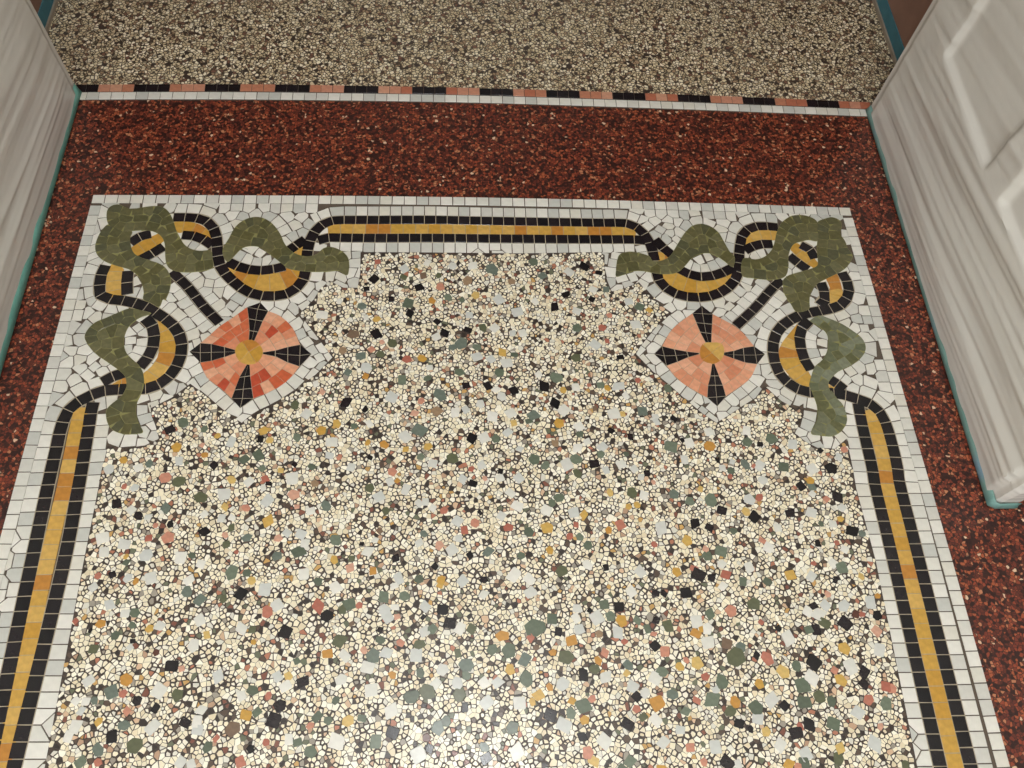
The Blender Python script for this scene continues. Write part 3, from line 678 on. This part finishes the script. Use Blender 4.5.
chips(260, 585, 4.195, 'k:108,198,58 766,102,52 796,162,54 180,408,54 84,508,56 56,568,62 282,130,52 558,618,60 860,512,40 712,686,36 504,188,30 684,136,24;g:334,236,62 376,80,54 518,52,52 606,46,46 476,298,60 670,250,52 722,186,48 868,338,62 836,460,56 240,552,48 284,568,40 426,558,42 746,600,56 636,468,66 704,448,66 486,658,58 212,700,54 890,184,46 346,104,40 506,230,42 780,572,42 672,370,44 830,286,38 318,486,36 158,660,40 156,320,30 866,380,40;w:76,84,54 20,20,60 318,10,52 520,104,50 536,134,50 656,296,60 450,346,62 466,442,56 530,286,56 766,356,50 356,298,52 340,398,52 736,414,50 828,410,52 110,424,54 74,384,46 550,530,66 324,656,68 120,648,52 666,710,64 840,182,52 690,196,46 694,90,44 884,520,46 564,4,36 566,94,36;y:284,290,50 368,572,52 120,384,40 556,378,36 756,2,30;r:246,90,58 30,112,54 590,244,36 436,274,30 416,86,30 210,590,34 26,660,30 576,134,28 36,464,34;b:384,164,26 700,640,36')
chips(480, 585, 4.195, 'k:866,36,52 580,92,50 732,254,46 432,376,54 660,466,42 292,544,56 618,584,54 428,638,42 328,196,36 736,34,36 770,36,30 740,150,34 24,728,58 460,108,24;g:232,180,84 302,142,50 122,276,66 188,312,54 194,394,66 358,302,68 136,598,56 434,508,66 546,132,46 50,272,50 622,336,50 788,172,48 480,354,44 764,364,50 806,460,48 864,530,44 684,554,40 522,82,42 660,148,40 382,540,48 630,740,56 700,184,38 18,680,44;w:212,32,52 490,138,60 578,200,48 418,186,46 402,140,42 166,496,56 346,416,54 526,388,56 736,390,56 640,426,54 154,700,68 354,586,62 520,656,60 738,568,52 906,154,54 770,660,52 74,410,50 18,410,44 28,494,58 692,454,46 840,606,44 634,26,44 406,100,36 16,40,40;y:592,150,54 382,236,52 94,216,56 496,318,40 742,496,62 126,354,50 246,462,50 220,490,36 440,566,40 910,328,50 838,342,38 904,202,48 478,740,54 292,430,34 384,486,32 306,284,34 616,370,30;r:774,278,46 452,704,56 212,222,36 524,286,38 880,682,40 656,520,34 728,206,28 470,478,34 910,486,36 866,316,30 606,238,28;b:236,262,28 500,206,32')
chips(700, 585, 4.195, 'k:478,322,62 456,584,58 404,620,56 352,506,42 608,160,56 486,188,44 690,366,46 742,128,42 476,88,34 686,416,44 114,744,60 236,296,34 164,580,44 212,606,30 330,182,28;g:148,300,76 90,406,60 50,480,66 430,422,66 438,494,58 234,516,60 128,528,52 780,496,58 522,160,52 560,582,56 580,728,56 404,342,44 224,78,56 40,122,46 500,470,50 550,488,44 456,188,40 190,10,50 436,748,50 170,262,44;w:370,222,60 466,390,66 300,484,60 496,124,58 602,90,54 524,84,46 714,74,54 752,270,58 632,340,62 604,330,46 240,560,52 662,536,54 732,664,66 338,672,60 444,708,58 64,680,60 32,240,56 30,186,50 158,752,40 96,6,40 450,110,42 66,444,36;y:346,364,58 588,398,54 250,416,42 146,490,48 276,616,42 586,684,46 374,752,46 604,266,50 4,328,36 744,46,28 4,184,30;r:282,308,60 130,108,50 742,194,42 566,358,34 420,596,34 706,482,46 780,426,44 22,386,34 806,436,40 256,156,24 536,40,28 678,124,30 16,744,36 756,594,30;b:110,246,46 654,124,36')
KM = {'k': ('black_chip', 'cblack'), 'g': ('green_chip', 'cgreen'), 'w': ('white_chip', 'cwhite'), 'y': ('yellow_chip', 'cyellow'), 'r': ('red_chip', 'cred'), 'b': ('brown_chip', 'cbrown')}
big = []; bgrid = {}
def add_big(c, r, col):
    for i in range(-2, 3):
        for j in range(-2, 3):
            for (q, rr) in bgrid.get((int(c[0]//0.02)+i, int(c[1]//0.02)+j), ()):
                if dist(q, c) < (r+rr)*0.62: return
    bgrid.setdefault((int(c[0]//0.02), int(c[1]//0.02)), []).append((c, r))
    big.append((c, r, col))
for x, y, w, col in CH:
    c = P(x, y); e = P(x+w/2, y); add_big(c, dist(c, e)*0.98, col)
# the panel runs on behind the bottom of the picture with the same mix
ybot = P(480, 768)[1]
for i in range(420):
    c = (random.uniform(-0.55*U, 0.6*U), random.uniform(YE, ybot-0.004)); add_big(c, random.uniform(0.0045, 0.0085)*U, random.choice('wwwwgggkkyyrb'))
BIGP = Poly(offset(resample(PANEL, 0.008), -0.004))
for c, r, col in big:
    if not BIGP.has(c): continue
    nm, mt = KM[col]; a0 = random.uniform(0, math.tau)
    n = 4 if col in 'kw' and random.random() < 0.85 else random.choice((4, 4, 5, 5, 6))
    asp = random.uniform(0.74, 1.0); rot = random.uniform(0, math.pi); pl = []
    for k in range(n):
        a = a0+math.tau*k/n+random.uniform(-0.16, 0.16); rr = r*(1.36 if n == 4 else 1.2)*random.uniform(0.88, 1.06)
        x, y = rr*math.cos(a), rr*math.sin(a)*asp
        pl.append((c[0]+x*math.cos(rot)-y*math.sin(rot), c[1]+x*math.sin(rot)+y*math.cos(rot)))
    # corners knocked off as on a ground chip
    pp = []
    for k in range(n):
        p0, p1, p2 = pl[k-1], pl[k], pl[(k+1) % n]; t = random.uniform(0.03, 0.14)
        pp += [lerp(p1, p0, t), lerp(p1, p2, t)]
    tile(nm, pp, 0.0012, MAT[mt], panel, 0.0012, 0.002)
# small cream chips, one mass: a few coarse ones first, finer ones packed between them
SP = 0.0053*U
pts = []; pgrid = {}
def padd(p, d):
    g = (int(p[0]//SP), int(p[1]//SP))
    for a in (-1, 0, 1):
        for b_ in (-1, 0, 1):
            for q in pgrid.get((g[0]+a, g[1]+b_), ()):
                if abs(q[0]-p[0]) < d and dist(p, q) < d: return
    pgrid.setdefault(g, []).append(p); pts.append(p)
NP = int((PANELP.x1-PANELP.x0)*(PANELP.y1-PANELP.y0)/SP**2)
for frac, d in ((0.35, 1.0), (0.9, 0.78), (1.2, 0.52)):
    for k in range(int(NP*frac)):
        p = (random.uniform(PANELP.x0, PANELP.x1), random.uniform(PANELP.y0, PANELP.y1))
        if PANELP.has(p): padd(p, d*SP)
PAL = [((242, 232, 204), 42), ((249, 243, 224), 28), ((230, 216, 184), 14), ((226, 222, 208), 8), ((214, 182, 150), 2.6), ((190, 156, 128), 2), ((182, 122, 96), 1.6), ((132, 84, 68), 1.6), ((92, 76, 64), 3.5), ((56, 48, 44), 4.5), ((108, 112, 90), 2), ((200, 160, 98), 1.2), ((158, 150, 136), 4)]
pal = [lin(c) for c, w in PAL]; wts = [w for c, w in PAL]
V = []; FC = []; CO = []
INP = Poly(offset(resample(PANEL, 0.006), -SP*0.3))
rim = offset(resample(PANEL, SP*0.7), SP*0.45)   # beyond the rim: no chips, only a stop for the outermost ones
for k, c in voronoi(pts+rim, range(len(pts)), SP*1.5, SP*0.04).items():
    if not INP.has(pts[k]): continue
    c = clean(c, 3e-4); n = len(c)
    if n < 3: continue
    cx, cy = centroid(c); b = len(V); sc = 1.0-0.46*random.random()**1.6; shx = random.uniform(-1, 1)*SP*0.16*(1-sc)/0.46; shy = random.uniform(-1, 1)*SP*0.16*(1-sc)/0.46
    col = random.choices(pal, wts)[0]; br = random.uniform(0.9, 1.06); col = tuple(x*br for x in col)
    c = [lerp((cx, cy), (q[0]+shx, q[1]+shy), sc*random.uniform(0.9, 1.02)) for q in c]
    z = 0.0009+random.uniform(-0.00012, 0.00012)
    V += [(x, y, z) for x, y in c]+[(cx+(x-cx)*1.06, cy+(y-cy)*1.06, 0.0001) for x, y in c]
    FC.append(tuple(range(b, b+n))); CO.append(col)
    for i in range(n): FC.append((b+i, b+i+n, b+(i+1) % n+n, b+(i+1) % n)); CO.append(col)
me = mesh('small_cream_chips', V, FC)
at = me.attributes.new('chip_colour', 'FLOAT_COLOR', 'FACE')
at.data.foreach_set('color', [v for c in CO for v in (*c, 1.0)])
so = link('small_cream_chips', me, MAT['chips'], panel, 'stuff'); so['label'] = 'small cream stone chips ground flat'

# ------------------------------------------------------------------ doors, wrapped in plastic
MD = plain('cream_door_paint', (216, 209, 194), 0.45, 0.05, 20)
mpl, nt, b = newmat('milky_plastic_sheet')
b.inputs['Base Color'].default_value = (*lin((232, 229, 220)), 1); b.inputs['Roughness'].default_value = 0.22
b.inputs['Alpha'].default_value = 0.86
b.inputs['Specular IOR Level'].default_value = 0.6
mtp, nt, b2 = newmat('teal_masking_tape')
N = nt.nodes.new; tc = N('ShaderNodeTexCoord'); nz = N('ShaderNodeTexNoise'); nz.inputs['Scale'].default_value = 14
nt.links.new(tc.outputs['Object'], nz.inputs['Vector'])
rp = ramp(nt, [(0.3, (104, 146, 138)), (0.6, (126, 162, 154)), (0.8, (128, 160, 176))]); nt.links.new(nz.outputs['Fac'], rp.inputs[0])
nt.links.new(rp.outputs[0], b2.inputs['Base Color']); b2.inputs['Roughness'].default_value = 0.5
mtl = plain('dark_teal_masking_tape', (112, 172, 158), 0.5, 0.14, 30)
from mathutils import noise as mn
DT = 0.026; DH = 2.12
def panels_right():
    y0, z0 = Pz(952, 58, XR); y1, z1 = Pz(998, 164, XR)
    y2, z2 = Pz(1010, 203, XR)
    return (y0, y1, y2, (z0+z1)/2, z2)
PY0, PY1, PY2, PZ0, PZ2 = panels_right()
def raised(y, z):
    def sm(a, b, x): t = min(max((x-a)/(b-a), 0), 1); return t*t*(3-2*t)
    e = 0.006; h = 0
    ya, yb = min(PY0, PY1), max(PY0, PY1)
    h = max(h, sm(ya-e, ya+e, y)*(1-sm(yb-e, yb+e, y))*sm(PZ0-e, PZ0+e, z)*(1-sm(1.0, 1.03, z)))
    h = max(h, (1-sm(PY2-e, PY2+e, y))*sm(YD0+0.08, YD0+0.1, y)*sm(PZ0-e, PZ0+e, z)*(1-sm(1.0, 1.03, z)))
    return h
def door(side, X, n, lab):
    s = 1 if side == 'right' else -1
    bx = lambda nm, xa, xb, ya, yb, za, zb, par=None, kd=None: link(nm, box_mesh(nm, min(xa, xb), max(xa, xb), ya, yb, za, zb), MD, par, kd)
    d = bx('door_%d' % n, X+s*0.012, X+s*DT, YD0, YD1, 0.004, DH, None, 'structure')
    d['label'] = lab
    ya, yb = min(PY0, PY1), max(PY0, PY1)
    for a, c in ((YD0, YD0+0.09), (PY2, ya), (yb, YD1)):
        bx('stile', X, X+s*0.012, a, c, 0.004, DH, d)
    for a, c in ((YD0+0.09, PY2), (ya, yb)):
        for za, zb in ((0.004, PZ0), (1.015, 1.15), (1.95, DH)):
            bx('rail', X, X+s*0.012, a, c, za, zb, d)
def fold(side, y, z):
    """relief of the loosely hung sheet: long creases rising towards the near end"""
    sd = 3.7 if side == 'right' else 11.2
    al_ = 0.16 if side == 'right' else 0.10
    w = z-(YD1-y)*al_*(0.4+1.4*min(z, 0.6))
    h = 0
    for fr, am, st in ((9, 0.0030, 0.9), (21, 0.0026, 1.1), (47, 0.0020, 1.4), (95, 0.0013, 1.8)):
        v = mn.noise(Vector((y*st+sd*fr, w*fr, sd)))
        h += am*(1-abs(v)*2.2)
    h += 0.006*mn.noise(Vector((y*3.1, z*2.2, sd*2)))
    fade = min(1, max(0, (z-0.014)/0.05))
    fade *= min(1, 0.25+max(0, (YD1-y))/0.12)
    if side == 'left': h *= 0.75
    return h*(0.12+0.88*fade)
def sheet(side, X, lab):
    s = 1 if side == 'right' else -1
    ny, nz_ = 130, 330
    prof = []          # path round the leaf in plan: far edge -> face -> near edge -> back
    base = 0.0045
    for i in range(4): prof.append((X+s*(DT*(1-i/4)+0.0), YD1+base, 0, -1, 0.2))
    for i in range(ny+1):
        prof.append((X-s*base, YD1+base-(YD1-YD0+2*base)*i/ny, -s, 0, 1 if 2 < i < ny-2 else 0.35))
    for i in range(1, 9): prof.append((X-s*base+s*(DT+2*base)*i/8, YD0-base, 0, -1, 0.6))
    v = []; f = []
    m = len(prof); zz = [0.006+(DH-0.02)*((k/nz_)**1.5) for k in range(nz_+1)]
    for z in zz:
        for (x, y, nx_, ny_, a) in prof:
            h = 0.006+fold(side, y if nx_ else YD0-(x-X), z)
            if side == 'right' and nx_ and raised(y, z) > 0: h = h*(1-0.5*raised(y, z))-0.0036*raised(y, z)
            if a == 0.2: h = 0.001
            h = max(h, 0.0008 if not (nx_ and raised(y, z) > 0) else -0.004)*a
            v.append((x+nx_*h, y+ny_*h, z))
    for k in range(nz_):
        for i in range(m-1):
            q = (k*m+i, k*m+i+1, (k+1)*m+i+1, (k+1)*m+i)
            f.append(q if s < 0 else q[::-1])
    me = mesh('plastic_sheet', v, f, True); me.set_sharp_from_angle(angle=math.radians(48))
    o = link('plastic_sheet', me, mpl); tag(o, lab, 'plastic sheet')
    return o
def tape(side, X, lab, mtp):
    s = 1 if side == 'right' else -1
    n = 90; v = []; f = []
    b0 = 0.0105
    path = [(X-s*b0, YD1+0.004-(YD1-YD0+0.012)*i/n) for i in range(n+1)]+[(X-s*b0+s*(DT+0.018)*i/6, YD0-b0) for i in range(1, 7)]
    for i, (x, y) in enumerate(path):
        h = 0.017+0.003*mn.noise(Vector((y*9, x*9, 2.2)))+(0.006 if s < 0 else 0)
        o_ = 0.0016*mn.noise(Vector((y*23, 5.0, x*20)))
        ox = -s*o_ if i <= n else 0; oy = o_ if i > n else 0
        v += [(x-s*0.003 if i <= n else x, y-(0.003 if i > n else 0), 0.0008), (x+ox, y+oy, h*0.45), (x+ox*0.5+(s*0.002 if i <= n else 0), y+oy, h)]
    for i in range(len(path)-1):
        for k in (0, 1):
            q = (i*3+k, i*3+3+k, i*3+4+k, i*3+1+k); f.append(q if s < 0 else q[::-1])
    me = mesh('masking_tape', v, f, True); o = link('masking_tape', me, mtp); tag(o, lab, 'tape')
    so_ = o.modifiers.new('thickness', 'SOLIDIFY'); so_.thickness = 0.0006
    return o
door('left', XL, 1, 'left door leaf standing open under plastic sheeting')
door('right', XR, 2, 'right door leaf standing open under plastic sheeting')
sheet('left', XL, 'milky plastic sheet wrapped over the left door leaf')
sheet('right', XR, 'milky plastic sheet wrapped over the right door leaf with panel edges showing')
tape('left', XL, 'teal masking tape along the foot of the left wrapped door', mtl)
tape('right', XR, 'teal masking tape along the foot of the right wrapped door and its near corner', mtp)

# tape and skirting on the inner walls
mbb = plain('grey_skirting', (150, 138, 122), 0.6, 0.08, 20)
mtb = plain('blue_tape', (62, 118, 132), 0.5, 0.1, 30)
for sd, X, s in (('left', XIL, 1), ('right', XIR, -1)):
    bb = link('baseboard_'+sd, box_mesh('baseboard', min(X, X+s*0.006), max(X, X+s*0.006), YT+0.006, YF, -0.0024, 0.006), mbb, None, 'structure')
    bb['label'] = 'thin grey skirting at the foot of the inner passage wall'
    tp = link('masking_tape', box_mesh('masking_tape', min(X+s*0.0002, X+s*0.0022), max(X+s*0.0002, X+s*0.0022), YT+0.006, YF, 0.0062, 0.036), mtb)
    tag(tp, 'dark blue tape strip on the wall beyond the '+sd+' wrapped door', 'tape')

# ------------------------------------------------------------------ ceiling lamp of the vestibule
lx, ly = 0.03, 0.06
def lathe(name, prof, mat, parent, n=32):
    v = []; f = []
    for r, z in prof: v += [(r*math.cos(math.tau*i/n), r*math.sin(math.tau*i/n), z) for i in range(n)]
    for k in range(len(prof)-1):
        for i in range(n): f.append((k*n+i, k*n+(i+1) % n, (k+1)*n+(i+1) % n, (k+1)*n+i))
    f.append(tuple(range(n))[::-1]); f.append(tuple(range((len(prof)-1)*n, len(prof)*n)))
    return link(name, mesh(name, v, f, True), mat, parent)
lamp = bpy.data.objects.new('ceiling_lamp', None); COL.objects.link(lamp); lamp.location = (lx, ly, CEILZ)
tag(lamp, 'round frosted ceiling lamp above the mosaic', 'lamp')
lathe('lamp_base', [(0.15, -0.02), (0.16, -0.015), (0.16, 0.0)], plain('lamp_metal', (190, 186, 176), 0.35, 0.02), lamp)
mg, nt, b = newmat('lit_frosted_glass'); b.inputs['Emission Color'].default_value = (0.97, 0.99, 1.0, 1); b.inputs['Emission Strength'].default_value = 112
b.inputs['Base Color'].default_value = (0.9, 0.88, 0.84, 1)
lathe('lamp_shade', [(0.02, -0.105), (0.07, -0.098), (0.11, -0.08), (0.138, -0.05), (0.145, -0.02)], mg, lamp)
